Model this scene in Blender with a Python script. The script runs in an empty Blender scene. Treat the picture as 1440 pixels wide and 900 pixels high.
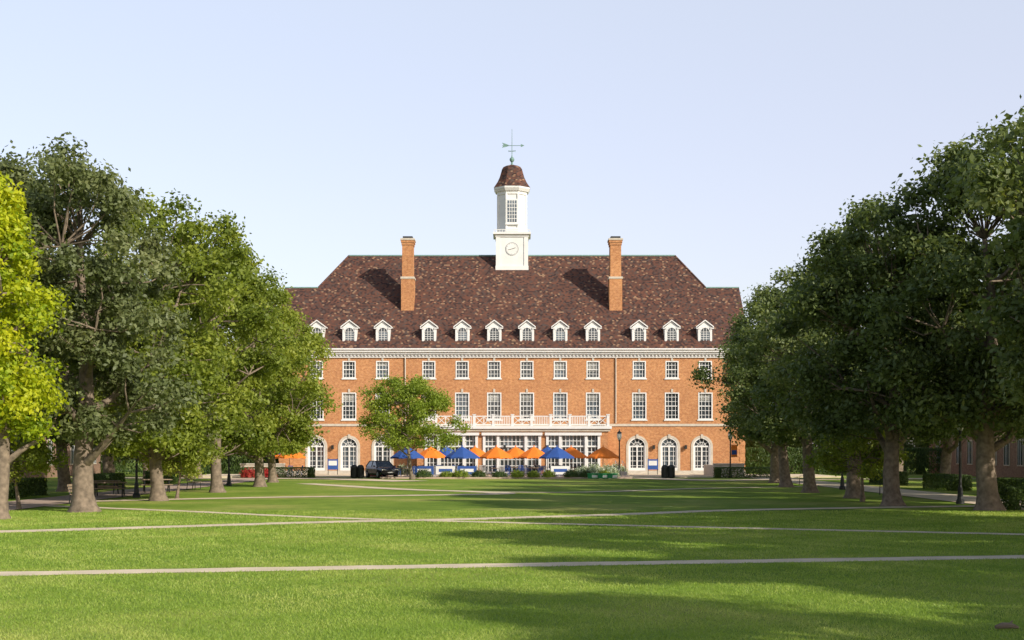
import bpy, math, random
import numpy as np
from mathutils import Vector
random.seed(7)
SC=bpy.context.scene
SC.view_settings.view_transform='Standard'; SC.view_settings.look='None'; SC.view_settings.exposure=0
COL=SC.collection
# ------------------------------------------------------------------ materials
def newmat(name):
    m=bpy.data.materials.new(name); m.use_nodes=True
    nt=m.node_tree; return m,nt,nt.nodes['Principled BSDF']
def N(nt,t,**kw):
    n=nt.nodes.new(t)
    for k,v in kw.items(): setattr(n,k,v)
    return n
def ramp(nt,fac,stops):
    r=N(nt,'ShaderNodeValToRGB'); e=r.color_ramp.elements
    while len(e)<len(stops): e.new(0.5)
    for i,(p,c) in enumerate(stops):
        e[i].position=p; e[i].color=(c[0],c[1],c[2],1)
    nt.links.new(fac,r.inputs[0]); return r
def math_(nt,op,a,b=None):
    n=N(nt,'ShaderNodeMath',operation=op)
    for i,v in enumerate((a,b)):
        if v is None: continue
        if isinstance(v,(int,float)): n.inputs[i].default_value=v
        else: nt.links.new(v,n.inputs[i])
    return n.outputs[0]
def noise(nt,scale,detail=4,vec=None):
    n=N(nt,'ShaderNodeTexNoise'); n.inputs['Scale'].default_value=scale; n.inputs['Detail'].default_value=detail
    if vec is None:
        tc=N(nt,'ShaderNodeTexCoord'); vec=tc.outputs['Object']
    nt.links.new(vec,n.inputs['Vector']); return n
def simple(name,c,rough=0.7,var=0.15,scale=3,metal=0,bump=0,spec=0.5):
    m,nt,b=newmat(name)
    n=noise(nt,scale)
    lo=[x*(1-var) for x in c]; hi=[min(1,x*(1+var)) for x in c]
    r=ramp(nt,n.outputs['Fac'],[(0.3,lo),(0.7,hi)])
    nt.links.new(r.outputs[0],b.inputs['Base Color'])
    b.inputs['Roughness'].default_value=rough; b.inputs['Metallic'].default_value=metal
    b.inputs['Specular IOR Level'].default_value=spec
    if bump:
        bp=N(nt,'ShaderNodeBump'); bp.inputs['Strength'].default_value=bump
        n2=noise(nt,scale*6); nt.links.new(n2.outputs['Fac'],bp.inputs['Height']); nt.links.new(bp.outputs[0],b.inputs['Normal'])
    return m
WHITE=simple('white_paint',(0.71,0.70,0.68),0.55,0.05,1.2)
STONE=simple('limestone',(0.52,0.46,0.38),0.85,0.12,2,bump=0.2)
CONC=simple('concrete_path',(0.70,0.58,0.42),0.95,0.14,1.1,bump=0.2,spec=0.1)
PAVE=simple('brick_paving',(0.46,0.34,0.27),0.9,0.2,1.0,bump=0.2)
BLACK=simple('black_iron',(0.02,0.022,0.02),0.45,0.2,5)
DARK=simple('dark_interior',(0.025,0.027,0.03),0.7,0.3,2)
COPPER=simple('green_copper',(0.16,0.27,0.24),0.6,0.2,6)
ORANGE=simple('orange_canvas',(0.82,0.20,0.015),0.8,0.08,2)
BLUE=simple('blue_canvas',(0.025,0.08,0.30),0.8,0.1,2)
WOOD=simple('table_wood',(0.30,0.22,0.15),0.7,0.2,4)
GREENP=simple('green_plastic',(0.03,0.3,0.1),0.5,0.1,2)
CARP=simple('dark_car_paint',(0.012,0.016,0.03),0.2,0.1,2)
TYRE=simple('tyre_rubber',(0.02,0.02,0.02),0.9,0.1,5)
RED=simple('red_light',(0.4,0.01,0.01),0.3,0.1,5)
LAMPG=simple('lamp_glass',(0.7,0.68,0.6),0.3,0.05,2)
GREY=simple('grey_metal',(0.35,0.36,0.37),0.5,0.1,2)
def glassm(name,c,r=0.08):
    m,nt,b=newmat(name)
    n=noise(nt,0.6,3)
    rr=ramp(nt,n.outputs['Fac'],[(0.35,[x*0.5 for x in c]),(0.65,c)])
    nt.links.new(rr.outputs[0],b.inputs['Base Color'])
    b.inputs['Roughness'].default_value=r; b.inputs['Specular IOR Level'].default_value=0.8
    return m
G1=glassm('window_glass',(0.05,0.06,0.07)); G2=glassm('window_glass_bluish',(0.12,0.15,0.18)); G3=glassm('window_blind',(0.38,0.37,0.33),0.3)
def brickmat(name,c1,c2,mort):
    m,nt,b=newmat(name)
    tc=N(nt,'ShaderNodeTexCoord'); s=N(nt,'ShaderNodeSeparateXYZ'); nt.links.new(tc.outputs['Object'],s.inputs[0])
    u=math_(nt,'ADD',s.outputs[0],s.outputs[1])
    cb=N(nt,'ShaderNodeCombineXYZ'); nt.links.new(u,cb.inputs[0]); nt.links.new(s.outputs[2],cb.inputs[1])
    br=N(nt,'ShaderNodeTexBrick'); nt.links.new(cb.outputs[0],br.inputs['Vector'])
    br.inputs['Scale'].default_value=1; br.inputs['Brick Width'].default_value=0.24; br.inputs['Row Height'].default_value=0.085
    br.inputs['Mortar Size'].default_value=0.010; br.inputs['Mortar Smooth'].default_value=0.2; br.inputs['Bias'].default_value=0.1
    br.inputs['Color1'].default_value=(*c1,1); br.inputs['Color2'].default_value=(*c2,1); br.inputs['Mortar'].default_value=(*mort,1)
    n=noise(nt,0.35,5); mx=N(nt,'ShaderNodeMix',data_type='RGBA',blend_type='MULTIPLY')
    mx.inputs[0].default_value=1
    r=ramp(nt,n.outputs['Fac'],[(0.3,(0.86,0.84,0.84)),(0.7,(1.07,1.07,1.05))])
    nt.links.new(br.outputs['Color'],mx.inputs[6]); nt.links.new(r.outputs[0],mx.inputs[7])
    n3=noise(nt,4.5,3); mx2=N(nt,'ShaderNodeMix',data_type='RGBA',blend_type='MULTIPLY'); mx2.inputs[0].default_value=1
    r2=ramp(nt,n3.outputs['Fac'],[(0.35,(0.84,0.81,0.79)),(0.65,(1.10,1.12,1.14))])
    nt.links.new(mx.outputs[2],mx2.inputs[6]); nt.links.new(r2.outputs[0],mx2.inputs[7])
    nt.links.new(mx2.outputs[2],b.inputs['Base Color']); b.inputs['Roughness'].default_value=0.9; b.inputs['Specular IOR Level'].default_value=0.2
    bp=N(nt,'ShaderNodeBump'); bp.inputs['Strength'].default_value=0.3; bp.inputs['Distance'].default_value=0.01
    nt.links.new(br.outputs['Fac'],bp.inputs['Height']); bp.invert=True; nt.links.new(bp.outputs[0],b.inputs['Normal'])
    return m
BRICK=brickmat('orange_red_brick',(0.57,0.25,0.092),(0.44,0.165,0.058),(0.52,0.38,0.24))
BRICK2=brickmat('brown_brick',(0.30,0.17,0.115),(0.23,0.125,0.085),(0.3,0.25,0.2))
def roofmat():
    m,nt,b=newmat('mottled_clay_tile')
    tc=N(nt,'ShaderNodeTexCoord'); s=N(nt,'ShaderNodeSeparateXYZ'); nt.links.new(tc.outputs['Object'],s.inputs[0])
    rh=0.14
    row=math_(nt,'FLOOR',math_(nt,'DIVIDE',s.outputs[2],rh))
    off=math_(nt,'MULTIPLY',math_(nt,'MODULO',row,2.0),0.5)
    uu=math_(nt,'ADD',math_(nt,'DIVIDE',math_(nt,'ADD',s.outputs[0],100.0),0.21),off)
    colx=math_(nt,'FLOOR',uu)
    cb=N(nt,'ShaderNodeCombineXYZ'); nt.links.new(colx,cb.inputs[0]); nt.links.new(row,cb.inputs[1])
    wn=N(nt,'ShaderNodeTexWhiteNoise',noise_dimensions='2D'); nt.links.new(cb.outputs[0],wn.inputs['Vector'])
    r=ramp(nt,wn.outputs['Value'],[(0.0,(0.050,0.030,0.027)),(0.22,(0.098,0.050,0.038)),(0.55,(0.130,0.058,0.040)),(0.80,(0.085,0.058,0.050)),(0.93,(0.26,0.16,0.10))])
    r.color_ramp.interpolation='CONSTANT'
    n=noise(nt,0.6,4); r2=ramp(nt,n.outputs['Fac'],[(0.3,(0.88,0.88,0.9)),(0.7,(1.08,1.06,1.04))])
    mx=N(nt,'ShaderNodeMix',data_type='RGBA',blend_type='MULTIPLY'); mx.inputs[0].default_value=1
    nt.links.new(r.outputs[0],mx.inputs[6]); nt.links.new(r2.outputs[0],mx.inputs[7])
    nt.links.new(mx.outputs[2],b.inputs['Base Color']); b.inputs['Roughness'].default_value=0.85; b.inputs['Specular IOR Level'].default_value=0.2
    fr=math_(nt,'FRACT',math_(nt,'DIVIDE',s.outputs[2],rh))
    bp=N(nt,'ShaderNodeBump'); bp.inputs['Strength'].default_value=0.4; bp.inputs['Distance'].default_value=0.02; bp.invert=True
    nt.links.new(fr,bp.inputs['Height']); nt.links.new(bp.outputs[0],b.inputs['Normal'])
    return m
ROOF=roofmat()
def leafmat(name,dark,mid,light,trans=0.3):
    m,nt,b=newmat(name)
    at=N(nt,'ShaderNodeAttribute',attribute_name='tint')
    oi=N(nt,'ShaderNodeObjectInfo')
    f=math_(nt,'ADD',at.outputs['Fac'],math_(nt,'MULTIPLY',math_(nt,'SUBTRACT',oi.outputs['Random'],0.5),0.25))
    r=ramp(nt,f,[(0.0,dark),(0.5,mid),(1.0,light)])
    nt.links.new(r.outputs[0],b.inputs['Base Color']); b.inputs['Roughness'].default_value=0.5; b.inputs['Specular IOR Level'].default_value=0.35
    tr=N(nt,'ShaderNodeBsdfTranslucent')
    g=N(nt,'ShaderNodeMix',data_type='RGBA',blend_type='MULTIPLY'); g.inputs[0].default_value=1; g.inputs[7].default_value=(1.55,1.5,0.7,1)
    nt.links.new(r.outputs[0],g.inputs[6]); nt.links.new(g.outputs[2],tr.inputs[0])
    ms=N(nt,'ShaderNodeMixShader'); ms.inputs[0].default_value=trans
    nt.links.new(b.outputs[0],ms.inputs[1]); nt.links.new(tr.outputs[0],ms.inputs[2])
    nt.links.new(ms.outputs[0],nt.nodes['Material Output'].inputs[0]); return m
L_OAK=leafmat('oak_leaves',(0.070,0.100,0.030),(0.130,0.172,0.052),(0.24,0.27,0.095),0.36)
L_GREY=leafmat('grey_green_leaves',(0.085,0.108,0.042),(0.148,0.178,0.068),(0.25,0.27,0.12),0.36)
L_ELM=leafmat('elm_leaves',(0.12,0.165,0.022),(0.225,0.275,0.038),(0.36,0.39,0.065),0.42)
L_YEL=leafmat('yellow_green_leaves',(0.16,0.26,0.015),(0.38,0.44,0.018),(0.56,0.56,0.025),0.42)
L_MAP=leafmat('maple_leaves',(0.14,0.21,0.02),(0.23,0.30,0.035),(0.34,0.40,0.06),0.4)
L_HED=leafmat('hedge_leaves',(0.04,0.075,0.02),(0.08,0.13,0.035),(0.13,0.19,0.05))
L_RED=leafmat('red_flowers',(0.05,0.09,0.02),(0.40,0.03,0.03),(0.6,0.05,0.05),0.2)
L_WHI=leafmat('white_flowers',(0.06,0.11,0.02),(0.35,0.42,0.25),(0.8,0.8,0.7),0.2)
BARK=simple('tree_bark',(0.19,0.145,0.105),0.95,0.4,5,bump=0.9)
def grassmat():
    m,nt,b=newmat('lawn_grass_ground')
    tc=N(nt,'ShaderNodeTexCoord'); v=tc.outputs['Object']
    n1=noise(nt,0.13,6,v); n2=noise(nt,1.3,5,v); n3=noise(nt,22,3,v)
    r=ramp(nt,n1.outputs['Fac'],[(0.32,(0.150,0.245,0.032)),(0.5,(0.225,0.325,0.050)),(0.66,(0.36,0.38,0.105))])
    r2=ramp(nt,n2.outputs['Fac'],[(0.3,(0.76,0.82,0.78)),(0.7,(1.19,1.11,1.1))])
    r3=ramp(nt,n3.outputs['Fac'],[(0.3,(0.68,0.72,0.66)),(0.7,(1.27,1.22,1.2))])
    a=N(nt,'ShaderNodeMix',data_type='RGBA',blend_type='MULTIPLY'); a.inputs[0].default_value=1
    c=N(nt,'ShaderNodeMix',data_type='RGBA',blend_type='MULTIPLY'); c.inputs[0].default_value=1
    nt.links.new(r.outputs[0],a.inputs[6]); nt.links.new(r2.outputs[0],a.inputs[7])
    nt.links.new(a.outputs[2],c.inputs[6]); nt.links.new(r3.outputs[0],c.inputs[7])
    nt.links.new(c.outputs[2],b.inputs['Base Color']); b.inputs['Roughness'].default_value=0.9; b.inputs['Specular IOR Level'].default_value=0.1
    bp=N(nt,'ShaderNodeBump'); bp.inputs['Strength'].default_value=0.8; bp.inputs['Distance'].default_value=0.05
    nt.links.new(n3.outputs['Fac'],bp.inputs['Height']); nt.links.new(bp.outputs[0],b.inputs['Normal'])
    return m
GRASS=grassmat()
BLADE=leafmat('grass_blades',(0.18,0.29,0.035),(0.29,0.40,0.062),(0.50,0.53,0.16),0.3)
# ------------------------------------------------------------------ mesh helpers
class MB:
    def __init__(s): s.v=[];s.f=[];s.m=[];s.mats=[]
    def mi(s,mat):
        if mat not in s.mats: s.mats.append(mat)
        return s.mats.index(mat)
    def poly(s,pts,mat):
        i=len(s.v); s.v+= [tuple(p) for p in pts]; s.f.append(list(range(i,i+len(pts)))); s.m.append(s.mi(mat))
    def box(s,x0,x1,y0,y1,z0,z1,mat):
        i=len(s.v)
        s.v+=[(x0,y0,z0),(x1,y0,z0),(x1,y1,z0),(x0,y1,z0),(x0,y0,z1),(x1,y0,z1),(x1,y1,z1),(x0,y1,z1)]
        for q in ((0,3,2,1),(4,5,6,7),(0,1,5,4),(1,2,6,5),(2,3,7,6),(3,0,4,7)):
            s.f.append([i+a for a in q]); s.m.append(s.mi(mat))
    def beam(s,p,q,w,mat):
        s.tube([p,q],[w,w],4,mat)
    def tube(s,pts,rad,n,mat,cap=True):
        pts=[Vector(p) for p in pts]; rings=[]
        for k,p in enumerate(pts):
            d=(pts[min(k+1,len(pts)-1)]-pts[max(k-1,0)]).normalized()
            a=d.cross(Vector((0.3,1,0.1))).normalized() if abs(d.y)<0.95 else d.cross(Vector((1,0,0))).normalized()
            b=d.cross(a); ring=[]
            for j in range(n):
                t=2*math.pi*(j+0.5)/n; ring.append(len(s.v)); s.v.append(tuple(p+(a*math.cos(t)+b*math.sin(t))*rad[k]))
            rings.append(ring)
        for k in range(len(rings)-1):
            for j in range(n):
                s.f.append([rings[k][j],rings[k][(j+1)%n],rings[k+1][(j+1)%n],rings[k+1][j]]); s.m.append(s.mi(mat))
        if cap:
            s.f.append(rings[0][::-1]); s.m.append(s.mi(mat)); s.f.append(rings[-1]); s.m.append(s.mi(mat))
    def lathe(s,cx,cy,prof,n,mat,rot=0.0):
        rings=[]
        for r,z in prof:
            ring=[]
            for j in range(n):
                t=2*math.pi*j/n+rot; ring.append(len(s.v)); s.v.append((cx+r*math.cos(t),cy+r*math.sin(t),z))
            rings.append(ring)
        for k in range(len(rings)-1):
            for j in range(n):
                s.f.append([rings[k][j],rings[k][(j+1)%n],rings[k+1][(j+1)%n],rings[k+1][j]]); s.m.append(s.mi(mat))
        s.f.append(rings[0][::-1]); s.m.append(s.mi(mat)); s.f.append(rings[-1]); s.m.append(s.mi(mat))
    def arch(s,xc,zc,r0,r1,y0,y1,mat,n=14):
        for k in range(n):
            a=math.pi*k/n; b=math.pi*(k+1)/n
            P=lambda r,t,y:(xc+r*math.cos(t),y,zc+r*math.sin(t))
            s.poly([P(r0,a,y0),P(r1,a,y0),P(r1,b,y0),P(r0,b,y0)],mat)
            s.poly([P(r1,a,y0),P(r1,a,y1),P(r1,b,y1),P(r1,b,y0)],mat)
            s.poly([P(r0,a,y0),P(r0,b,y0),P(r0,b,y1),P(r0,a,y1)],mat)
    def halfdisc(s,xc,zc,r,y,mat,n=14):
        s.poly([(xc+r*math.cos(math.pi*k/n),y,zc+r*math.sin(math.pi*k/n)) for k in range(n+1)],mat)
    def obj(s,name,parent=None,loc=(0,0,0),rot=0,smooth=False,bevel=0):
        me=bpy.data.meshes.new(name); me.from_pydata(s.v,[],s.f)
        for m in s.mats: me.materials.append(m)
        me.polygons.foreach_set('material_index',s.m)
        if smooth: me.polygons.foreach_set('use_smooth',[True]*len(s.f))
        me.update(); return place(name,me,parent,loc,rot,bevel=bevel)
def place(name,me,parent=None,loc=(0,0,0),rot=0,sc=1,bevel=0):
    o=bpy.data.objects.new(name,me); COL.objects.link(o); o.location=loc; o.rotation_euler=(0,0,rot)
    o.scale=(sc,sc,sc) if isinstance(sc,(int,float)) else sc
    if parent: o.parent=parent
    if bevel:
        b=o.modifiers.new('bevel','BEVEL'); b.width=bevel; b.segments=2; b.limit_method='ANGLE'
    return o
def empty(name,loc=(0,0,0),rot=0):
    o=bpy.data.objects.new(name,None); COL.objects.link(o); o.location=loc; o.rotation_euler=(0,0,rot); return o
def npmesh(name,V,F,mi,mats,tint):
    k=F.shape[1]; me=bpy.data.meshes.new(name)
    me.vertices.add(len(V)); me.vertices.foreach_set('co',V.astype(np.float32).ravel())
    me.loops.add(F.size); me.loops.foreach_set('vertex_index',F.astype(np.int32).ravel())
    me.polygons.add(len(F)); me.polygons.foreach_set('loop_start',(np.arange(len(F))*k).astype(np.int32))
    me.polygons.foreach_set('material_index',mi.astype(np.int32))
    for m in mats: me.materials.append(m)
    me.update(calc_edges=True)
    a=me.attributes.new('tint','FLOAT','POINT'); a.data.foreach_set('value',tint.astype(np.float32))
    return me
# ------------------------------------------------------------------ foliage
def leaves(rng,C,Nd,S,asp=0.6):
    n=len(C); r=rng.normal(size=(n,3)); t=np.cross(Nd,r); t/=np.linalg.norm(t,axis=1)[:,None]+1e-9
    b=np.cross(Nd,t); b/=np.linalg.norm(b,axis=1)[:,None]+1e-9
    S=S[:,None]
    V=np.stack([C-t*S*0.5,C+b*S*0.5*asp,C+t*S*0.5+Nd*S*0.08,C-b*S*0.5*asp],1).reshape(-1,3)
    F=np.arange(n*4).reshape(-1,4); return V,F
def profile(kind,t):
    if kind=='cone': return np.clip((1-t)**0.55*np.minimum(1,0.55+t*2.2),0.05,1)
    if kind=='dome':  return np.sqrt(np.clip(1-((t-0.3)/0.72)**2,0.02,1))
    return np.sqrt(np.clip(1-np.where(t>0.4,(t-0.4)/0.63,(0.4-t)/0.52)**2,0.04,1))
def make_tree(name,seed,H,R,base,mat,kind='oval',nc=90,per=340,leaf=0.28,trunk=0.38,rc=(0.20,0.30),lob=1.0,umin=0.12):
    rng=np.random.default_rng(seed); mb=MB()
    lean=rng.normal(size=2)*0.25
    top=H*0.82
    def tp(z):
        k=z/top; return Vector((lean[0]*k*1.2+0.15*math.sin(z*0.7+seed),lean[1]*k*1.2+0.15*math.cos(z*0.6+seed),z))
    o=tp(0); O2=Vector((o.x,o.y,0)); zs=[0,0.25,0.7,1.6,3,4.5,6.5,8.5,top*0.9]; zs=[z for z in zs if z<top]
    pts=[tp(z)-O2 for z in zs]; rad=[trunk*(1.55 if z==0 else 1.2 if z<0.5 else 1.0)*(1-0.85*(z/top)) for z in zs]
    mb.tube([pts[0]-Vector((0,0,0.3))]+pts,[rad[0]*1.1]+rad,10,BARK)
    cs=[]; ph=rng.uniform(0,6.28,5)
    while len(cs)<nc:
        t=rng.uniform(0,1); a=rng.uniform(0,6.283)
        lobe=1+lob*(0.15*math.sin(2*a+ph[0]+3*t)+0.13*math.sin(3*a+ph[1]-6*t)+0.09*math.sin(9*t+ph[2])+0.08*math.sin(5*a+ph[3]+8*t))
        rr=profile(kind,np.array(t))*R*0.88*lobe; u=math.sqrt(rng.uniform(umin,1))
        z=base+(H-base)*(0.05+0.90*t)*(1+0.05*lob*math.sin(2*a+ph[4]))
        cs.append((rr*u*math.cos(a)+lean[0]*z/top,rr*u*math.sin(a)+lean[1]*z/top,z,u))
    cs=np.array(cs)
    nl=11; ends=[tp(z)-O2 for z in np.linspace(base,top*0.9,6)]
    for i in range(nl):
        a=i*2.4+seed; z0=max(base*0.75,1.6)+ (H*0.66-base*0.75)*(i/nl)
        p0=tp(z0)-O2; L=R*0.60*(1-0.35*i/nl)
        e=p0+Vector((math.cos(a)*L,math.sin(a)*L,L*0.8)); kk=Vector((rng.normal(),rng.normal(),rng.normal()))*0.18
        m1=p0.lerp(e,0.35)+Vector((0,0,-0.06*L))+kk; m2=p0.lerp(e,0.7)-kk*0.7
        r0=trunk*0.48*(1-0.5*i/nl); mb.tube([p0,m1,m2,e],[r0,r0*0.75,r0*0.5,r0*0.3],7,BARK,False); ends+= [m1,m2,e]
    for c in cs[:,:3]:
        c=Vector(c); e=min(ends,key=lambda q:(q-c).length+(1.0 if q.z>c.z else 0)); j=Vector(rng.normal(size=3))*0.15
        m=e.lerp(c,0.5)+Vector((0,0,-0.12))+j; mb.tube([e,m,c],[0.05,0.035,0.012],4,BARK,False)
    tv=np.array(mb.v); tf=[f for f in mb.f if len(f)==4]
    C=[];Nn=[];T=[]
    for c in cs:
        n=int(per*rng.uniform(0.6,1.3)); d=rng.normal(size=(n,3)); d/=np.linalg.norm(d,axis=1)[:,None]
        r=R*rng.uniform(*rc)*(rng.uniform(0,1,n)**0.42)*(1+0.28*rng.normal(size=n))
        p=c[:3]+d*r[:,None]*np.array([1,1,0.70])
        nn=d*0.6+rng.normal(size=(n,3))*0.6+np.array([0,0,0.35]); nn/=np.linalg.norm(nn,axis=1)[:,None]
        C.append(p);Nn.append(nn)
        T.append(np.clip(0.42+0.17*rng.normal()+0.15*rng.normal(size=n)+0.12*(c[3]-0.6),0,1))
    C=np.concatenate(C);Nn=np.concatenate(Nn);T=np.concatenate(T)
    keep=C[:,2]>max(base*0.5,0.3); C=C[keep];Nn=Nn[keep];T=T[keep]
    V,F=leaves(rng,C,Nn,leaf*rng.uniform(0.6,1.3,len(C)))
    VV=np.concatenate([tv,V]); FF=np.concatenate([np.array(tf),F+len(tv)])
    mi=np.concatenate([np.zeros(len(tf)),np.ones(len(F))])
    tint=np.concatenate([np.zeros(len(tv)),np.repeat(T,4)])
    return npmesh(name,VV,FF,mi,[BARK,mat],tint)
def make_bush(name,seed,sx,sy,h,mat,n=4000,leaf=0.1,boxy=False):
    rng=np.random.default_rng(seed)
    if boxy:
        p=rng.uniform(-1,1,(n,3)); k=rng.integers(0,3,n); s=np.sign(p[np.arange(n),k]); s[k==2]=1
        p[np.arange(n),k]=s*rng.uniform(0.85,1.03,n); d=p.copy()
        P=p*np.array([sx,sy,h/2])+np.array([0,0,h/2])
    else:
        d=rng.normal(size=(n,3)); d/=np.linalg.norm(d,axis=1)[:,None]; d[:,2]=np.abs(d[:,2])
        lob=1+0.15*np.sin(5*d[:,0]*3+seed)+0.15*np.sin(6*d[:,1]*2+d[:,2]*7)
        P=d*(rng.uniform(0.3,1,n)**0.4*lob)[:,None]*np.array([sx,sy,h*0.85])+np.array([0,0,0.05])
    nn=d*0.7+rng.normal(size=(n,3))*0.5; nn/=np.linalg.norm(nn,axis=1)[:,None]
    V,F=leaves(rng,P,nn,leaf*rng.uniform(0.6,1.3,n),0.7)
    return npmesh(name,V,F,np.zeros(n),[mat],np.repeat(rng.uniform(0.1,0.9,n),4))
# ------------------------------------------------------------------ world / sun / camera
el=math.radians(28); az=math.radians(132)
S=Vector((math.sin(az)*math.cos(el),math.cos(az)*math.cos(el),math.sin(el)))
w=bpy.data.worlds.new('World'); SC.world=w; w.use_nodes=True; nt=w.node_tree
sky=N(nt,'ShaderNodeTexSky',sky_type='NISHITA'); sky.sun_disc=False; sky.sun_elevation=el; sky.sun_rotation=az
sky.altitude=200; sky.air_density=1.0; sky.dust_density=1.6; sky.ozone_density=1.0
bg=nt.nodes['Background']; bg.inputs[1].default_value=0.12; nt.links.new(sky.outputs[0],bg.inputs[0])
# low-altitude haze: pale band that thins out towards the zenith
tc=N(nt,'ShaderNodeTexCoord'); sp=N(nt,'ShaderNodeSeparateXYZ'); nt.links.new(tc.outputs['Generated'],sp.inputs[0])
hz=ramp(nt,sp.outputs[2],[(0.0,(0.36,0.29,0.33)),(0.16,(0.435,0.365,0.40)),(0.31,(0.46,0.43,0.44)),(0.46,(0.14,0.15,0.16)),(1.0,(0.0,0.0,0.0))])
bg2=N(nt,'ShaderNodeBackground'); nt.links.new(hz.outputs[0],bg2.inputs[0]); bg2.inputs[1].default_value=1.0
ad=N(nt,'ShaderNodeAddShader'); nt.links.new(bg.outputs[0],ad.inputs[0]); nt.links.new(bg2.outputs[0],ad.inputs[1]); nt.links.new(ad.outputs[0],nt.nodes['World Output'].inputs[0])
sl=bpy.data.lights.new('sun','SUN'); sl.energy=5.0; sl.angle=math.radians(0.5); sl.color=(1,0.925,0.79)
so=bpy.data.objects.new('sun',sl); COL.objects.link(so); so.rotation_euler=(-S).to_track_quat('-Z','Y').to_euler(); so.location=(60,-40,60)
cam=bpy.data.cameras.new('camera'); co=bpy.data.objects.new('camera',cam); COL.objects.link(co); SC.camera=co
co.location=(0,0,2.5); co.rotation_euler=(math.radians(90),0,0); cam.lens=50; cam.sensor_width=36; cam.shift_y=183/1440; cam.clip_end=6000
# ------------------------------------------------------------------ ground
g=MB(); g.poly([(-3000,-600,0),(3000,-600,0),(3000,4000,0),(-3000,4000,0)],GRASS); g.obj('lawn_ground')
PATHS=[]; zc=[0.006]
def path(pts,wd,mat=CONC,name='path'):
    P=[Vector((x,y,0)) for x,y in pts]; mb=MB(); z=zc[0]; zc[0]+=0.004
    Q=[]
    for i in range(len(P)-1):
        p0=P[max(i-1,0)];p1=P[i];p2=P[i+1];p3=P[min(i+2,len(P)-1)]
        for k in range(16):
            t=k/16; Q.append(0.5*((2*p1)+(p2-p0)*t+(2*p0-5*p1+4*p2-p3)*t*t+(3*p1-p0-3*p2+p3)*t**3))
    Q.append(P[-1]); L=[];R=[]
    for i,q in enumerate(Q):
        d=(Q[min(i+1,len(Q)-1)]-Q[max(i-1,0)]).normalized(); n=Vector((-d.y,d.x,0)); wob=wd/2+0.05*math.sin(i*1.7)
        L.append(q+n*wob); R.append(q-n*(wd/2+0.05*math.sin(i*2.3+1)))
    for i in range(len(Q)-1):
        mb.poly([(R[i].x,R[i].y,z),(R[i+1].x,R[i+1].y,z),(L[i+1].x,L[i+1].y,z),(L[i].x,L[i].y,z)],mat)
    mb.obj(name); PATHS.append((np.array([(q.x,q.y) for q in Q]),wd/2))
path([(-24,25.5),(-10.3,28.7),(0,30.9),(12,33.3),(24,36)],1.0)
path([(-24,40.5),(-15.7,43.5),(-6.9,49),(-2,51.2),(4,55),(10.1,59.5),(22,64)],1.3)
path([(-22,64.5),(-14,58.5),(-7.6,53),(-3,50.2),(6,46),(15.1,42),(24,38)],0.8)
path([(-21,69),(-13.4,74.6),(-6,78),(-0.8,81),(-2,85),(-7.3,91),(-15.4,106)],1.6)
path([(-2,85),(4,84),(12,92),(20,97)],1.0)
path([(-22.5,20),(-22.5,60),(-22.5,100),(-22.5,128)],3.6,PAVE,'sidewalk')
path([(23,10),(23,60),(23,100),(23,128)],3.6,CONC,'sidewalk')
path([(-40,127),(-18,124),(-12,118),(-8,113)],3.6)
path([(40,124),(22,119),(16,117),(11,127)],3.0)
t=MB(); t.box(-30,30,129,141.5,-0.1,0.12,CONC); t.box(-11.5,10.5,124,129,-0.1,0.14,PAVE); t.obj('terrace_pavement')
rng=np.random.default_rng(3); n=520000
Y=16.5+ (rng.uniform(0,1,n)**1.5)*42; X=rng.uniform(-1,1,n)*(Y*0.385+1.5)
ok=np.ones(n,bool)
for Q,hw in PATHS:
    for a,b in zip(Q[:-1],Q[1:]):
        d=b-a; L2=d@d; tt=np.clip(((X-a[0])*d[0]+(Y-a[1])*d[1])/L2,0,1)
        ok&=((X-a[0]-tt*d[0])**2+(Y-a[1]-tt*d[1])**2)>(hw+0.06*np.sin(X*7+Y*3))**2
X=X[ok];Y=Y[ok];n=len(X)
sc=np.clip(Y/24,0.8,2.0); h=rng.uniform(0.02,0.05,n)*(0.75+0.25*sc); a=rng.uniform(0,6.283,n); wd=0.006*sc
lx=rng.normal(size=n)*0.026;ly=rng.normal(size=n)*0.026
V=np.stack([np.stack([X-np.cos(a)*wd,Y-np.sin(a)*wd,np.zeros(n)],1),np.stack([X+np.cos(a)*wd,Y+np.sin(a)*wd,np.zeros(n)],1),np.stack([X+lx,Y+ly,h],1)],1).reshape(-1,3)
pt=0.42+0.14*np.sin(X*0.9+2*np.sin(Y*0.35))*np.sin(Y*0.5+X*0.2)+0.13*np.sin(X*2.3+3*np.sin(Y*1.1+X*0.4))+0.1*np.sin(X*0.35-Y*0.9+2*np.sin(X*0.8))+rng.normal(size=n)*0.2
me=npmesh('grass',V,np.arange(n*3).reshape(-1,3),np.zeros(n),[BLADE],np.repeat(np.clip(pt,0,1),3)); place('grass',me)
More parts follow.
